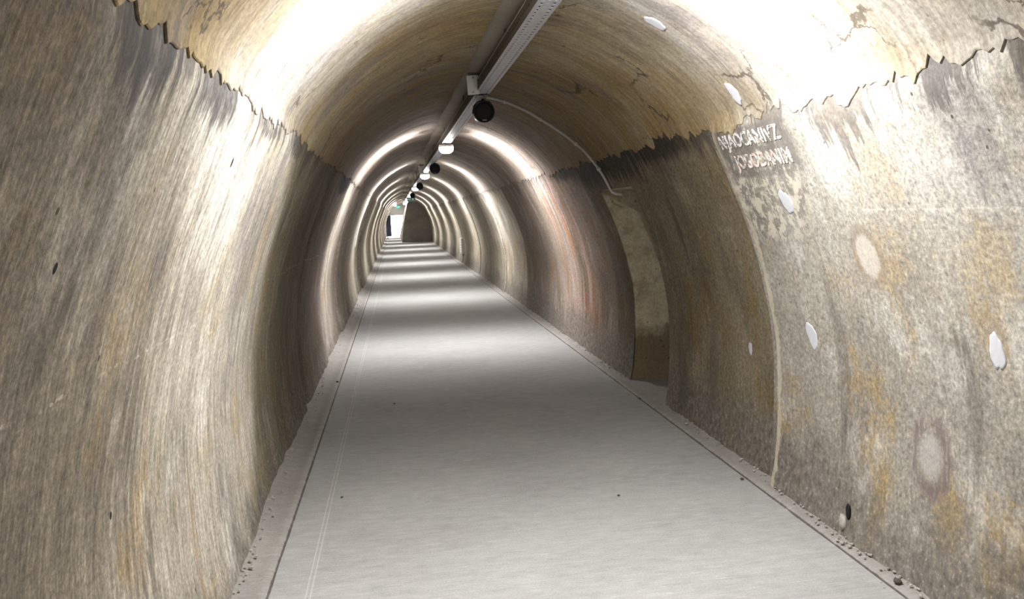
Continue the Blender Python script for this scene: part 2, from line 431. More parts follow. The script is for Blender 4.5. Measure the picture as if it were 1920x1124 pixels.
M_CONDUIT = plain('grey_white_conduit', (.62, .60, .57), .5, 0, .06)
M_BLK = plain('black_plastic', (.022, .022, .023), .42, 0, .15)
M_GRILL = plain('black_grille_cloth', (.012, .012, .013), .7, 0, .3, 300)
M_DKMET = plain('dull_steel', (.18, .18, .19), .45, .7, .1)
M_PATCH = plain('white_filler', (.56, .565, .59), .85, 0, .10, 45)
BEAM = 2.2
M_LAMP = emissive('lamp_diffuser', (1., .985, .955), 60.)
_t = M_LAMP.node_tree; _tr = _t.nodes.new('ShaderNodeBsdfTransparent'); _mx = _t.nodes.new('ShaderNodeMixShader'); _mx.inputs[0].default_value = .25
_t.links.new(_tr.outputs[0], _mx.inputs[1]); _t.links.new(_t.nodes['Principled BSDF'].outputs[0], _mx.inputs[2]); _t.links.new(_mx.outputs[0], _t.nodes['Material Output'].inputs[0])
# point light inside each lamp, beam shaped to sharpen the rings across the tunnel
LAMP = bpy.data.lights.new('lamp_beam', 'POINT'); LAMP.energy = 500.; LAMP.shadow_soft_size = .028; LAMP.color = (.985, .985, 1.); LAMP.use_nodes = True
_t = LAMP.node_tree; _em = _t.nodes['Emission']; _tc = _t.nodes.new('ShaderNodeTexCoord'); _sp = _t.nodes.new('ShaderNodeSeparateXYZ')
def _mm(op, a, b):
    n = _t.nodes.new('ShaderNodeMath'); n.operation = op
    for k, v in enumerate((a, b)):
        if isinstance(v, bpy.types.NodeSocket): _t.links.new(v, n.inputs[k])
        else: n.inputs[k].default_value = v
    return n.outputs[0]
_t.links.new(_tc.outputs['Normal'], _sp.inputs[0])
_c = _mm('SUBTRACT', 1., _mm('MULTIPLY', _sp.outputs[1], _sp.outputs[1]))
_u = _t.nodes.new('ShaderNodeMapRange'); _t.links.new(_sp.outputs[2], _u.inputs[0])
for _k, _v in enumerate((-.05, .5, 1., .2)): _u.inputs[_k+1].default_value = _v
_t.links.new(_mm('MULTIPLY', _u.outputs[0], _mm('ADD', _mm('MULTIPLY', _mm('POWER', _c, BEAM), .96), .04)), _em.inputs['Strength'])
M_STONE = plain('dark_stone', (.10, .085, .07), .9, 0, .4, 60)
M_RUB = plain('pale_crumbs', (.42, .39, .35), .9, 0, .5, 30)
M_GREEN = plain('green_sign_face', (.015, .13, .07), .35, 0, .05)
M_GREENLIT = emissive('lit_green_sign_face', (.02, .75, .35), 2.2)
M_WHITE = plain('white_paint', (.8, .8, .8), .6, 0, .03)
M_DOOR = plain('dark_blue_door_paint', (.025, .03, .07), .4, 0, .1)

# ------------------------------------------------------------------ the setting
NV = 74
def wall_cols(side):
    vs = sorted([ (V_EDGE+.22)*i/NV for i in range(NV+1)] + [V_NICHE])
    if side == 0: return lambda Y: [(v, 0., v) for v in vs[::-1]]
    return lambda Y: [(LT-v, 0., v) for v in vs]
def in_niche(Y, v): return NICHE[0] < Y < NICHE[1] and v < V_NICHE
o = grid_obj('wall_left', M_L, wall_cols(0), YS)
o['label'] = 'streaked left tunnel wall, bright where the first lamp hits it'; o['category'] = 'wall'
Y_END = 50.
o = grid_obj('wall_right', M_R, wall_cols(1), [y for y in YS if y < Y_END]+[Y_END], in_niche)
o['label'] = 'patched and stained right tunnel wall with the side niche'; o['category'] = 'wall'

def ragged(Y, side):
    n = noise.noise; a = .08*(.22-abs(n((Y*5.1, 65+side, 0)))) + .05*(.2-abs(n((Y*17, 75+side, 0)))) + .05*n((Y*1.1, 5+side, 0)) + .035*n((Y*3.7, 15+side, 0)) + .035*n((Y*13, 25+side, 0)) + .03*n((Y*36, 35+side, 0)) + .02*n((Y*90, 45+side, 0))
    return V_EDGE + .02 + a*(1 if Y < 12 else .5)*(.55 if side == 0 else 1.)
NC = 96
def vault_cols(Y):
    a, b = ragged(Y, 0), LT-ragged(Y, 1)
    out = [(a-.002, -.02, a), (a, .003, a), (a+.004, .006, a)]
    th = .007; a += .012; b -= .012
    for i in range(NC+1):
        v = a+(b-a)*i/NC; out.append((v, th, v))
    b += .012; out += [(b-.004, .006, b), (b, .003, b), (b+.002, -.02, b)]
    return out
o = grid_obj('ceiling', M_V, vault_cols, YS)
o['label'] = 'ochre and white flaking plaster vault with ragged lower edges'; o['category'] = 'ceiling'

bm = bmesh.new()
ys = [-7+i*.5 for i in range(int(73.2/.5)+1)]
for a, b in zip(ys, ys[1:]):
    vs = [bm.verts.new(p) for p in ((-.66, a, 0), (2.0, a, 0), (2.0, b, 0), (-.66, b, 0))]; bm.faces.new(vs)
bmesh.ops.remove_doubles(bm, verts=bm.verts[:], dist=1e-4)
box(bm, -.66, 2.0, -7, 66.2, -.12, -.001)
mesh_obj('floor', bm, M_FL, kind='structure', label='pale brushed concrete tunnel floor crossed by bands of light', cat='floor')

def kerb(name, prof, label, yend, wob):
    bm = bmesh.new(); rows_ = []
    yy = [y for y in YS if y <= yend][::2]
    for Y in yy:
        rows_.append([bm.verts.new((x+wob*noise.noise((Y*1.7, i, 3)), Y, z+(.004*noise.noise((Y*6, i, 8)) if z > 0 else 0))) for i, (x, z) in enumerate(prof)])
    for A, B in zip(rows_, rows_[1:]):
        for k in range(len(A)-1):
            f = bm.faces.new((A[k], A[k+1], B[k+1], B[k])); f.smooth = True
    bmesh.ops.recalc_face_normals(bm, faces=bm.faces[:])
    return mesh_obj(name, bm, M_KB, kind='structure', label=label, cat='kerb')
kerb('trim_1', [(-.632, -.02), (-.634, .006), (-.648, .020), (-.675, .024), (-.70, .018), (-.74, .020), (-.80, .036), (-.95, .07)], 'raised concrete kerb along the foot of the left wall', 66, .006)
kerb('trim_2', [(1.955, -.02), (1.957, .004), (1.972, .014), (1.995, .018), (2.02, .015), (2.045, .02), (2.20, .03)], 'low concrete kerb along the foot of the right wall', Y_END, .006)

# cement strip under the crown that carries the cable tray
TX = lambda Y: .705 - .0085*max(0., min(Y, 24.)-3.4)
TZ = lambda Y: 2.515 - .007*max(0., min(Y, 26.)-3.4)      # underside of tray
bm = bmesh.new(); rows_ = []
for Y in [y for y in YS if y < Y_END][::2]:
    wl = TX(Y)-.135+.010*noise.noise((Y*1.1, 1, 1)); wr = TX(Y)+.13+.01*noise.noise((Y*1.3, 4, 1))
    vl, vr = LT/2+(wl-CX), LT/2+(wr-CX)
    r_ = []
    for k in range(7):
        v = vl+(vr-vl)*k/6; e = -.01 if k in (0, 6) else (.030 if k in (1, 5) else .036)
        if k in (1, 5): v += .012*(1 if k == 1 else -1)-(vr-vl)/6*(1 if k == 1 else -1)
        r_.append(bm.verts.new(surf(Y, v, e)[0]))
    rows_.append(r_)
for A, B in zip(rows_, rows_[1:]):
    for k in range(6):
        f = bm.faces.new((A[k], B[k], B[k+1], A[k+1])); f.smooth = True
mesh_obj('trim_3', bm, M_ST, kind='structure', label='smooth grey cement strip along the crown of the vault', cat='trim')

# side niche
bm = bmesh.new()
XB = 3.0
n = 26
def jamb(Y, flip):
    A = []
    for i in range(n+1):
        v = V_NICHE*i/n; p = surf(Y, LT-v)[0]
        Yr = Y+(.035 if flip else 0)
        A.append((bm.verts.new(p), bm.verts.new((p.x+.022, Y+(.04 if flip else 0), p.z)), bm.verts.new((p.x+.05, Yr, p.z)), bm.verts.new((XB, Yr, p.z))))
    for a, b in zip(A, A[1:]):
        for k in (0, 1, 2):
            q = (a[k], a[k+1], b[k+1], b[k]); bm.faces.new(q if flip else q[::-1])
    return A
JA, JB = jamb(NICHE[0], False), jamb(NICHE[1], True)
bm.faces.new((JA[-1][0], JA[-1][3], JB[-1][3], JB[-1][0]))
bm.faces.new((JA[0][3], JB[0][3], JB[-1][3], JA[-1][3]))
bmesh.ops.recalc_face_normals(bm, faces=bm.faces[:])
box(bm, 1.85, XB+.1, NICHE[0]-.04, NICHE[1]+.12, 1.782, 1.93)          # lintel slab over the niche, added to block sky light
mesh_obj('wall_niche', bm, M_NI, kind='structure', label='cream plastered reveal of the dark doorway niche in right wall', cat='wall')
bm = bmesh.new(); box(bm, 2.0, XB, NICHE[0]-.05, NICHE[1]+.05, -.1, .012)
mesh_obj('floor_niche', bm, M_KB, kind='structure', label='concrete floor inside the side niche', cat='floor')

# back end behind the camera, far bend and exit
bm = bmesh.new(); box(bm, -1.2, 2.5, -7.1, -6.95, -.05, 2.8)
mesh_obj('wall_back', bm, M_NI, kind='structure', label='closing wall of the tunnel behind the viewer', cat='wall')
M_FAR = G('grey_far_plaster')
_n = M_FAR.noise(M_FAR.P, 1.4, 3); _n2 = M_FAR.noise(M_FAR.P, 12, 4)
M_FAR = M_FAR.done(M_FAR.mix(M_FAR.ramp(_n, [(.35, (.33, .30, .265)), (.65, (.46, .42, .37))]), M_FAR.grey(M_FAR.lin(_n2, .25, .75, .85, 1.1)), 1., 'MULTIPLY'), .9)
xe = lambda z: .30 + .10*z + .06*z*z*.6
bm = bmesh.new()
for dy in (0,):
    Ls = []
    for i in range(15):
        z = 2.75*i/14
        Ls.append([bm.verts.new((xe(z), Y_END, z)), bm.verts.new((2.3, Y_END, z)), bm.verts.new((xe(z)-.05+.1*min(z, 1), 66.1, z))])
    for a, b in zip(Ls, Ls[1:]):
        bm.faces.new((a[0], a[1], b[1], b[0])); bm.faces.new((a[2], a[0], b[0], b[2]))
mesh_obj('wall_bend', bm, M_FAR, kind='structure', label='grey plaster wall that closes the right of the far bend', cat='wall')
EX = (-.77, .56, 1.73)
bm = bmesh.new()
box(bm, -3.2, EX[0], 66, 66.25, -.6, 4.2); box(bm, EX[1], 4.4, 66, 66.25, -.6, 4.2); box(bm, EX[0], EX[1], 66, 66.25, EX[2], 4.2); box(bm, EX[0], EX[1], 66.0, 66.25, -.6, -.12)
mesh_obj('wall_exit', bm, M_WHITE, kind='structure', label='pale wall round the bright exit at the far end', cat='wall')
bm = bmesh.new()  # closed box added round the tunnel to stop sky light leaking in
for b_ in ((-3.2, -2.7, -8.2, 66, -.6, 4.2), (3.9, 4.4, -8.2, 66, -.6, 4.2), (-2.7, 3.9, -8.2, 66, 3.7, 4.2), (-2.7, 3.9, -8.2, 66, -.6, -.15), (-2.7, 3.9, -8.2, -7.7, -.15, 3.7)): box(bm, *b_)
mesh_obj('rock_light_seal', bm, M_FAR, kind='structure', label='unseen rock slabs boxed round the tunnel to keep sky light out', cat='hill')
d = empty('door_1', (EX[0], 66, 0), label='dark blue door standing open at the left of the far exit', cat='door', kind='structure')
bm = bmesh.new(); box(bm, .0, .37, -.14, -.09, .02, 1.70, Matrix.Rotation(-.12, 3, 'Z'))
mesh_obj('door_leaf', bm, M_DOOR, d)
bm = bmesh.new(); box(bm, .0, .05, -.06, .25, 0, 1.73); box(bm, .05, 1.33, -.06, .2, 1.69, 1.73)
mesh_obj('door_frame', bm, M_PVC, d)
bm = bmesh.new(); tube(bm, [(.32, -.16, .95), (.32, -.2, .95), (.23, -.2, .95)], .012, 8)
mesh_obj('door_handle', bm, M_DKMET, d)
bm = bmesh.new(); box(bm, -8, 8, 66.2, 95, -.12, -.01)
mesh_obj('ground', bm, M_WHITE, kind='structure', label='sunlit pale paving outside the far exit', cat='ground')

# ------------------------------------------------------------------ cable tray
def tray(name, y0, y1, pitch, holes, label):
    root = empty(name, (TX(y0), y0, TZ(y0)), label=label, cat='cable tray')
    n = max(1, round((y1-y0)/pitch)); W = .053; T = .004
    def P(u, Y, z): return Vector((TX(Y)+u, Y, TZ(Y)+z)) - root.location
    bm = bmesh.new()
    # bottom sheet with two rows of slots and a row of narrow cross slots; sides with one row of slots
    spans = [(-W, -.036, 0), (-.036, -.023, 1), (-.023, -.008, 0), (-.008, .008, 2), (.008, .023, 0), (.023, .036, 1), (.036, W, 0)]
    bms = (bmesh.new(), bmesh.new())
    side = [(0, .03, 0), (.03, .042, 1), (.042, .072, 0)]
    for i in range(n):
        a, b = y0+(y1-y0)*i/n, y0+(y1-y0)*(i+1)/n; L = b-a
        parts = {0: [(a, b)], 1: [(a, a+L*.30), (a+L*.72, b)], 2: [(a, a+L*.46), (a+L*.60, b)]} if holes else {0: [(a, b)], 1: [(a, b)], 2: [(a, b)]}
        for u0, u1, k in spans:
            for p, q in parts[k]:
                bm.faces.new([bm.verts.new(P(*c)) for c in ((u0, p, 0), (u0, q, 0), (u1, q, 0), (u1, p, 0))])
        for s, bm_ in ((-1, bms[0]), (1, bms[1])):
            bm, keep = bm_, bm
            for z0, z1, k in side:
                for p, q in parts[k]:
                    bm.faces.new([bm.verts.new(P(s*W, *c)) for c in ((p, z0), (q, z0), (q, z1), (p, z1))])
            bm.faces.new([bm.verts.new(P(*c)) for c in ((s*W, a, .072), (s*W, b, .072), (s*(W-.014), b, .072), (s*(W-.014), a, .072))])
            bm = keep
    for b_, mt in zip(bms, (M_SIDE, M_TRAY)):
        bmesh.ops.remove_doubles(b_, verts=b_.verts[:], dist=2e-4); q_ = mesh_obj('side_rail', b_, mt, root)
        if mt is M_SIDE: q_['label'] = 'left side rail, shade painted in dark brown'
        sm = q_.modifiers.new('thickness', 'SOLIDIFY'); sm.thickness = .0018; sm.offset = 0
    bmesh.ops.remove_doubles(bm, verts=bm.verts[:], dist=2e-4)
    bmesh.ops.recalc_face_normals(bm, faces=bm.faces[:])
    o = mesh_obj('channel', bm, M_TRAY, root)
    bm = bmesh.new(); prev = None
    for i in range(n+1):
        Y = y0+(y1-y0)*i/n; cur = [bm.verts.new(P(u, Y, z)) for u, z in ((-W-.003, .066), (-W-.003, .0755), (W+.003, .0755), (W+.003, .066))]
        if prev:
            for k in range(3): bm.faces.new((prev[k], prev[k+1], cur[k+1], cur[k]))
        prev = cur
    mesh_obj('lid', bm, M_TRAY, root)  # unseen lid, added to keep the inside of the tray dark
    sm = o.modifiers.new('thickness', 'SOLIDIFY'); sm.thickness = .0018; sm.offset = 0
    yy = y0+.9
    while yy < min(y1, 30):
        bm = bmesh.new()
        for s in (-1, 1):
            top = surf(yy, LT/2+(TX(yy)+s*.045-CX), .0)[0]-root.location
            tube(bm, [P(s*.045, yy, .0), (top.x, top.y, top.z)], .005, 6)
        c = P(0, yy, .078); box(bm, c.x-.06, c.x+.06, c.y-.012, c.y+.012, c.z-.004, c.z+.004)
        mesh_obj('hanger', bm, M_DKMET, root); yy += 2.4
    bm = bmesh.new()
    for k, u in enumerate((-.03, -.008, .016)):
        pts = [P(u+.006*math.sin(Y*1.3+k), Y, .012+.003*math.sin(Y*2+k)) for Y in [y0+.05+(y1-y0-.1)*j/60 for j in range(61)]]
        tube(bm, pts, .007, 6)
    mesh_obj('cable', bm, M_BLK, root, smooth=True)
    return root
tray('cable_tray', 1.2, 6.02, .0535, True, 'perforated galvanised cable tray nearest the viewer under the crown')
tray('cable_tray.001', 6.10, 20.0, .0535, True, 'longer perforated cable tray running on behind the nearest black loudspeaker')
tray('cable_tray.002', 20.05, 49.5, .5, False, 'far cable tray between the third loudspeaker and the tunnel bend')

# junction plates hung on the tray
def plate(y, label, dx=-.085, sc=1.):
    root = empty('junction_plate', (TX(y)+dx, y, TZ(y)+.035), label=label, cat='junction box')
    bm = bmesh.new(); box(bm, -.042*sc, .042*sc, -.012, .012, -.065*sc, .07*sc, Matrix.Rotation(.18, 3, 'X') @ Matrix.Rotation(-.06, 3, 'Y'))
    bmesh.ops.bevel(bm, geom=bm.edges[:], offset=.003, segments=2, affect='EDGES')
    mesh_obj('cover', bm, M_PVC, root)
    bm = bmesh.new(); box(bm, -.03, .05, .012, .045, -.02, .09)
    mesh_obj('bracket', bm, M_DKMET, root)
    for z in (-.05, .05):
        bm = bmesh.new(); tube(bm, [(0.0, -.02+z*-.18, z*sc), (0.0, -.004+z*-.18, z*sc)], .005, 8)
        mesh_obj('screw', bm, M_DKMET, root)
plate(5.85, 'white junction plate left of the cable tray above the nearest loudspeaker')
plate(15.2, 'small white junction plate beside the second visible lamp', -.09, 1.1)

# ------------------------------------------------------------------ lamps
def make_lamp():
    root = empty('bulkhead_lamp', (0, 0, 0), cat='lamp', group='lamps under the cable tray')
    bm = bmesh.new(); lathe(bm, [(.084, 0), (.089, -.006), (.089, -.026), (.080, -.030)], 28)
    mesh_obj('housing', bm, M_PVC, root, smooth=False)
    bm = bmesh.new(); lathe(bm, [(.080, -.028), (.087, -.034), (.087, -.05), (.078, -.076), (.058, -.094), (.03, -.104), (.006, -.106)], 28)
    mesh_obj('diffuser', bm, M_LAMP, root, smooth=True)
    bm = bmesh.new(); box(bm, -.02, .02, -.02, .02, -.001, .012)
    mesh_obj('mounting_clip', bm, M_DKMET, root)
    lo = put(bpy.data.objects.new('beam_light', LAMP), parent=root); lo.location = (0, 0, -.072)
    return root
LY = [-3.1, 2.93]+[9.85+5.85*k for k in range(0, 10)]
LL = ['round bulkhead lamp on the ceiling behind the viewer', 'round bulkhead lamp just above the photo over the near floor',
      'largest glowing round lamp under the cable tray, behind the nearest loudspeaker', 'second glowing lamp under the tray, just behind the second loudspeaker',
      'third glowing lamp under the tray, just behind the third loudspeaker', 'fourth glowing lamp along the tray, just in front of the dark exit sign',
      'fifth glowing lamp along the tray, first behind the dark exit sign', 'sixth glowing lamp along the tray, second behind the dark exit sign',
      'glowing lamp nearest the wall of the far bend', 'lamp just past the lit green sign in the exit passage', 'middle lamp of the exit passage', 'last lamp right before the bright exit']
proto = make_lamp()
for k, y in enumerate(LY):
    o = proto if k == 0 else copy_tree(proto)
    o.location = (TX(y), y, TZ(y)-.012 if y < 50 else 2.45)
    if y > 50: o.location.x = .0; o.location.z = surf(y, LT/2-.62)[0].z-.02
    o['label'] = LL[k]
    if k == 1:                                          # this one burns weaker
        dim = LAMP.copy(); dim.energy = 375.; [q for q in dim.node_tree.nodes if q.type == 'MATH' and q.operation == 'POWER'][0].inputs[1].default_value = 1.2; [c for c in o.children if c.type == 'LIGHT'][0].data = dim

# ------------------------------------------------------------------ loudspeakers
def make_speaker():
    root = empty('loudspeaker', (0, 0, 0), cat='loudspeaker', group='loudspeakers under the cable tray')
    bm = bmesh.new(); lathe(bm, [(.070, .15), (.078, .145), (.082, .12), (.082, .012), (.080, .0), (.074, -.004), (.072, .006)], 36, 'Y')
    mesh_obj('body', bm, M_BLK, root, smooth=True)
    bm = bmesh.new(); lathe(bm, [(.0715, .004), (.071, -.002), (.05, -.007), (.02, -.009), (.004, -.0095)], 36, 'Y')
    mesh_obj('grille', bm, M_GRILL, root, smooth=True)
    bm = bmesh.new()
    tube(bm, [(-.081, .07, -.01), (-.074, .07, .045), (-.045, .07, .078), (0, .07, .088), (.045, .07, .078), (.074, .07, .045), (.081, .07, -.01)], .005, 8)
    tube(bm, [(0, .07, .09), (0, .07, .13)], .012, 8)
    mesh_obj('bracket', bm, M_BLK, root, smooth=True)
    bm = bmesh.new(); box(bm, -.016, .016, -.0105, -.006, -.066, -.058)
    mesh_obj('badge', bm, M_DKMET, root)
    return root
sp = make_speaker()
for k, (y, lab) in enumerate([(6.22, 'nearest round black loudspeaker hanging below the tray joint'), (12.9, 'second round black loudspeaker, in front of the second lamp'),
                              (19.3, 'third small black loudspeaker, in front of the third lamp'), (25.9, 'fourth tiny dark loudspeaker above the unlit exit sign')]):
    o = sp if k == 0 else copy_tree(sp)
    o.location = (TX(y)+.035, y, TZ(y)-.105); o.rotation_euler = (.10, 0, .0)
    o['label'] = lab

# ------------------------------------------------------------------ conduits on the vault and wall
def conduit(name, pts, r, label, clips, mat=M_CONDUIT):
    root = empty(name, pts[0], label=label, cat='conduit')
    L = Vector(pts[0])
    bm = bmesh.new(); tube(bm, [Vector(p)-L for p in pts], r, 10); mesh_obj('pipe', bm, mat, root, smooth=True)
    for i in clips:
        p = Vector(pts[i])-L; dr = (Vector(pts[i+1])-Vector(pts[i-1])).normalized()
        bm = bmesh.new(); tube(bm, [p-dr*.012, p+dr*.012], r*1.55, 10)
        mesh_obj('clip', bm, mat, root, smooth=True)
pts = []
va, vb = LT/2+.16, LT-v_of_z(1.80)
for i in range(40):
    t = i/39; Y = 7.02-.40*sstep(t, .35, 1.); v = va+(vb-va)*t
    pts.append(surf(Y, v, .03)[0])
p0 = Vector((TX(7.0)+.06, 7.02, TZ(7.0)+.03))
pts = [p0, p0*.5+pts[0]*.5+Vector((0, 0, .01))]+pts
e = pts[-1]; pts += [e+Vector((.02, -.01, -.035)), e+Vector((.055, -.02, -.055)), e+Vector((.10, -.03, -.06))]
conduit('conduit', pts, .0105, 'pale conduit curving from the tray down to the side niche', [8, 18, 28, 36])
pts = [surf(16.0, LT/2-.06-2.3*i/39, .02)[0] for i in range(40)]
conduit('conduit.001', pts, .012, 'thin white conduit down the left vault beside the second lamp', [10, 24], M_PVC)
pts = [surf(24.9, LT/2+.1+2.0*i/39, .025)[0] for i in range(40)]
va = LT-v_of_z(.86); pts = [surf(25.6, LT/2+.12+(va-LT/2-.12)*i/39, .025)[0] for i in range(40)]
conduit('conduit.002', pts, .012, 'thin white conduit down the right wall to the white slatted panel', [12, 30], M_PVC)

# white panel low on the right wall
root = empty('wall_panel', surf(26.1, LT-v_of_z(.58), .05)[0], label='narrow white slatted panel on right wall far down the tunnel', cat='panel')
bm = bmesh.new(); box(bm, -.03, .06, -.30, .30, -.26, .26)
bmesh.ops.bevel(bm, geom=bm.edges[:], offset=.008, segments=2, affect='EDGES')
mesh_obj('casing', bm, M_PVC, root)
bm = bmesh.new()
for k in range(6): box(bm, -.045, -.028, -.28, .28, -.21+k*.08, -.17+k*.08)
mesh_obj('slats', bm, M_WHITE, root)

# ------------------------------------------------------------------ exit signs
def exit_sign(name, loc, w, h, face, label):
    root = empty(name, loc, label=label, cat='sign')
    bm = bmesh.new(); box(bm, -w/2, w/2, -.02, .02, -h/2, h/2); bmesh.ops.bevel(bm, geom=bm.edges[:], offset=.004, segments=1, affect='EDGES')
    mesh_obj('housing', bm, M_DKMET, root)
    bm = bmesh.new(); box(bm, -w/2+.01, w/2-.01, -.024, -.0195, -h/2+.01, h/2-.01); mesh_obj('face', bm, face, root)
    bm = bmesh.new(); q = h/2-.025
    def bar(a, b, t):
        a, b = Vector((a[0], 0, a[1])), Vector((b[0], 0, b[1])); d_ = (b-a).normalized(); n_ = Vector((-d_.z, 0, d_.x))*t
        vs = [bm.verts.new(Vector((0, y, 0))+p) for y in (-.0265, -.0235) for p in (a-n_, b-n_, b+n_, a+n_)]
        for f in ((0, 1, 2, 3), (7, 6, 5, 4), (0, 4, 5, 1), (1, 5, 6, 2), (2, 6, 7, 3), (3, 7, 4, 0)): bm.faces.new([vs[i] for i in f])
    x0 = w*.2                                           # running figure, doorway and arrow
    bar((x0-.3*q, .9*q), (x0+.05*q, .9*q), .13*q); bar((x0-.1*q, .6*q), (x0+.1*q, -.1*q), .16*q)
    bar((x0-.05*q, .5*q), (x0-.55*q, .15*q), .07*q); bar((x0, .45*q), (x0+.5*q, .35*q), .07*q)
    bar((x0+.1*q, -.1*q), (x0-.35*q, -.5*q), .09*q); bar((x0-.35*q, -.5*q), (x0-.3*q, -.95*q), .08*q); bar((x0+.1*q, -.1*q), (x0+.55*q, -.85*q), .09*q)
    mesh_obj('running_figure', bm, M_WHITE, root); bm = bmesh.new()
    bar((-w*.38, 0), (-w*.06, 0), .12*q); bar((-w*.38, 0), (-w*.25, .5*q), .1*q); bar((-w*.38, 0), (-w*.25, -.5*q), .1*q)
    mesh_obj('arrow', bm, M_WHITE, root)
    for s in (-1, 1):
        bm = bmesh.new(); tube(bm, [(s*w*.35, 0, h/2), (s*w*.35, 0, h/2+.14)], .006, 6)
        mesh_obj('hanger', bm, M_DKMET, root)
exit_sign('exit_sign', (TX(29)+.05, 29.2, TZ(29)-.15), .30, .15, M_GREEN, 'dark green exit sign hung across the far tray')
exit_sign('exit_sign.001', (.17, 49.2, 2.17), .22, .11, M_GREENLIT, 'bright green lit exit sign near the far opening')

# ------------------------------------------------------------------ filler patches, holes
def patch(Y, z, ry, rz, label, seed):
    rr = random.Random(seed); v0 = LT-v_of_z(z); base = surf(Y, v0, 0)[0]
    bm = bmesh.new(); rings = []
    ph = [rr.uniform(0, 6.3) for _ in range(3)]
    lift = .010 if z > 2.02 else .0
    for q, e in ((1.0, -.003), (.985, .0012), (.8, .002), (.45, .0026)):
        ring = []
        for k in range(36):
            a = 2*PI*k/36; w = 1+.13*math.sin(2*a+ph[0])+.08*math.sin(3*a+ph[1])+.05*math.sin(7*a+ph[2])
            ring.append(bm.verts.new(surf(Y+ry*w*q*math.cos(a)+.25*rz*w*q*math.sin(a)*0, v0-rz*w*q*math.sin(a), e+lift+.002*noise.noise((a*3, q*5, seed)))[0]-base))
        rings.append(ring)
    for A, B in zip(rings, rings[1:]):
        for k in range(36): bm.faces.new((A[k], A[(k+1) % 36], B[(k+1) % 36], B[k]))
    bm.faces.new(rings[-1]); bmesh.ops.recalc_face_normals(bm, faces=bm.faces[:])
    f = bm.faces[:]; 
    o = mesh_obj('filler_patch', bm, M_PATCH, smooth=True, label=label, cat='filler patch', group='white filler patches on the right wall')
    o.location = base
patch(3.655, 1.628, .052, .068, 'oval white filler patch on right wall just below the stencilled words', 1)
patch(3.763, .94, .050, .070, 'oval white filler patch at mid height near the wall arris', 2)
patch(2.47, 1.078, .032, .078, 'tall white filler patch at the right edge of the photo', 3)
patch(4.61, .725, .022, .045, 'small white filler dab on the darker wall left of the arris', 4)
patch(3.70, 2.145, .045, .060, 'white filler patch on the vault just above the plaster edge', 5)
patch(3.70, 2.476, .048, .052, 'white filler patch high on the vault beside the cable tray', 6)

# drainage hole with a broken lump at foot of right wall
p, nn = surf(3.40, LT-.13, .006)
root = empty('drain_hole', p, label='small dark hole with a pale mortar lip low in right wall', cat='hole')
bm = bmesh.new()
def blob(bm, c, r, seed, sq=(1, 1, 1)):
    res = bmesh.ops.create_icosphere(bm, subdivisions=2, radius=1)
    for v in res['verts']:
        k = 1+.28*noise.noise(v.co*1.7+Vector((seed, 0, 0)))
        v.co = Vector((v.co.x*sq[0]*r*k, v.co.y*sq[1]*r*k, v.co.z*sq[2]*r*k))+Vector(c)
bm2 = bmesh.new(); blob(bm2, (.0, .0, .01), .032, 3, (.25, .55, 1.25)); mesh_obj('opening', bm2, M_GRILL, root, smooth=True)
blob(bm, (-.008, .03, -.05), .032, 5, (.5, .8, 1.3)); mesh_obj('mortar_lip', bm, M_RUB, root, smooth=True)

# ------------------------------------------------------------------ stencilled words
def stencil_look(name, red):
    g = G(name); n1 = g.noise(g.P, 42, 5, .7); n2 = g.noise(g.P, 9, 3)
    c = g.mix((.74, .72, .67), (.62, .60, .57), n2)
    if red: c = g.mix(c, (.50, .20, .12), g.mul(g.step(g.noise(g.P, 30, 3), .54, .60), .7)); c = g.mix(c, (.80, .64, .56), .4)
    g.done(c, .9)
    tr = g.n.new('ShaderNodeBsdfTransparent'); mx = g.n.new('ShaderNodeMixShader')
    g.l.new(g.step(n1, .43, .49), mx.inputs[0]); g.l.new(tr.outputs[0], mx.inputs[1]); g.l.new(g.bsdf.outputs[0], mx.inputs[2])
    g.l.new(mx.outputs[0], g.n['Material Output'].inputs[0])
    return g.m
def stencil(text, Y0, Y1, z0, z1, mat, label):
    cu = bpy.data.curves.new('t', 'FONT'); cu.body = text; cu.offset = .022; cu.extrude = .004; cu.space_character = 1.05
    to = bpy.data.objects.new('t', cu); COL.objects.link(to)
    bpy.context.view_layer.update()
    me = bpy.data.meshes.new_from_object(to.evaluated_get(bpy.context.evaluated_depsgraph_get()))
    bpy.data.objects.remove(to); bpy.data.curves.remove(cu)
    bm = bmesh.new(); bm.from_mesh(me); bpy.data.meshes.remove(me)
    bmesh.ops.triangulate(bm, faces=bm.faces[:])
    for _ in range(2):
        bmesh.ops.subdivide_edges(bm, edges=[e for e in bm.edges if e.calc_length() > .15], cuts=1); bmesh.ops.triangulate(bm, faces=bm.faces[:])
    xs = [v.co.x for v in bm.verts]; ys_ = [v.co.y for v in bm.verts]; a, b, c, d_ = min(xs), max(xs), min(ys_), max(ys_)
    base = surf((Y0+Y1)/2, LT-v_of_z((z0+z1)/2))[0]
    for v in bm.verts:
        t = (v.co.x-a)/(b-a); Y = Y0+(Y1-Y0)*t; vv = v_of_z(z0)+(v_of_z(z1)-v_of_z(z0))*(v.co.y-c)/(d_-c)
        v.co = surf(Y, LT-vv, .0025+v.co.z*.3)[0]-base
    o = mesh_obj('stencilled_lettering', bm, mat, label=label, cat='lettering', group='stencilled words on the right wall')
    o.location = base
stencil('NJAOCANIVZ', 4.10, 3.44, 1.895, 1.985, stencil_look('worn_white_paint', False), 'upper line of worn white stencilled letters under the plaster edge')
stencil('JOGODANIM', 4.02, 3.43, 1.785, 1.878, stencil_look('worn_red_white_paint', True), 'lower line of stencilled letters with reddish edges')

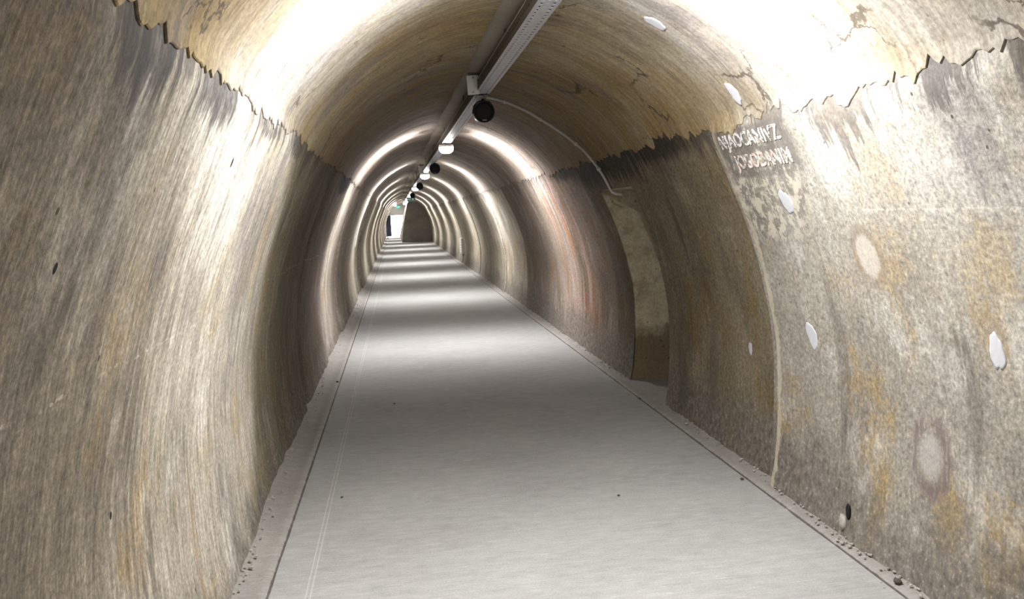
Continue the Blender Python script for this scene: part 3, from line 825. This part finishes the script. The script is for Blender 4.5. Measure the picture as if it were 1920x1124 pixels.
# ------------------------------------------------------------------ crumbs and pebbles
bm = bmesh.new(); rr = random.Random(5)
for i in range(900):
    Y = 2.2+20*rr.random()**1.6; left = rr.random() < .45
    x = (surf(Y, .02)[0].x+abs(rr.gauss(0, .03))) if left else (surf(Y, LT-.02)[0].x-abs(rr.gauss(0, .03)))
    if not left and NICHE[0] < Y < NICHE[1]: continue
    r = rr.uniform(.003, .010)*(1.3 if rr.random() < .1 else 1); z = .034 if left else .024
    res = bmesh.ops.create_icosphere(bm, subdivisions=1, radius=r)
    sc = [rr.uniform(.6, 1.3) for _ in range(3)]
    for v in res['verts']: v.co = Vector((v.co.x*sc[0]+x, v.co.y*sc[1]+Y, v.co.z*sc[2]*.7+z+r*.3))
mesh_obj('crumbs', bm, M_RUB, kind='stuff', label='pale crumbs of fallen mortar along the foot of both walls', cat='rubble')
for k, (x, Y, r, z, lab) in enumerate([(1.985, 2.93, .016, .02, 'dark pebble on the right kerb at the bottom of the photo'), (1.93, 4.33, .011, .0, 'small brown pebble by the right kerb below the wall arris'),
        (1.955, 6.42, .011, .004, 'dark pebble at the right kerb in front of the niche'), (-.40, 4.62, .008, .0, 'tiny brown chip on the floor near the left kerb'),
        (-.655, 7.9, .012, .022, 'black pebble on the left kerb far side of the dark streak'), (-.10, 6.9, .009, .0, 'tiny black chip on the grey floor band, near the left kerb'), (1.16, 4.25, .008, .0, 'tiny dark chip on the floor right of centre')]):
    bm = bmesh.new(); blob(bm, (0, 0, r*.55), r, k*3.3, (1, 1.2, .65))
    o = mesh_obj('pebble', bm, M_STONE, smooth=True, label=lab, cat='pebble'); o.location = (x, Y, z-.001)

# ------------------------------------------------------------------ sky outside the exit
w = bpy.data.worlds.new('sky'); S.world = w; w.use_nodes = True
bg = w.node_tree.nodes['Background']; bg.inputs[0].default_value = (.93, .95, 1., 1); bg.inputs[1].default_value = 30.

# ------------------------------------------------------------------ camera
f, cx, cy, VP, RL = 1500., 960., 562., (742., 406.), .055
yv = Vector(((VP[0]-cx)/f, -(VP[1]-cy)/f, -1)).normalized()
up = Vector((-RL, 1, 0)); zv = (up-up.dot(yv)*yv).normalized(); xv = yv.cross(zv)
cam = bpy.data.cameras.new('camera'); cam.sensor_fit = 'HORIZONTAL'; cam.sensor_width = 36.; cam.lens = f/1920*36; cam.clip_start = .05; cam.clip_end = 300
co = bpy.data.objects.new('camera', cam); COL.objects.link(co)
m3 = Matrix((xv, yv, zv)); co.matrix_world = Matrix.Translation((0, 0, 1.62)) @ m3.to_4x4()
S.camera = co

S.view_settings.view_transform = 'Standard'; S.view_settings.look = 'None'; S.view_settings.gamma = 1.; S.view_settings.use_curve_mapping = False
S.view_settings.exposure = .12
S.cycles.max_bounces = 6; S.cycles.diffuse_bounces = 3; S.cycles.glossy_bounces = 2; S.cycles.caustics_reflective = False; S.cycles.caustics_refractive = False; S.cycles.adaptive_threshold = .05; S.cycles.use_denoising = True
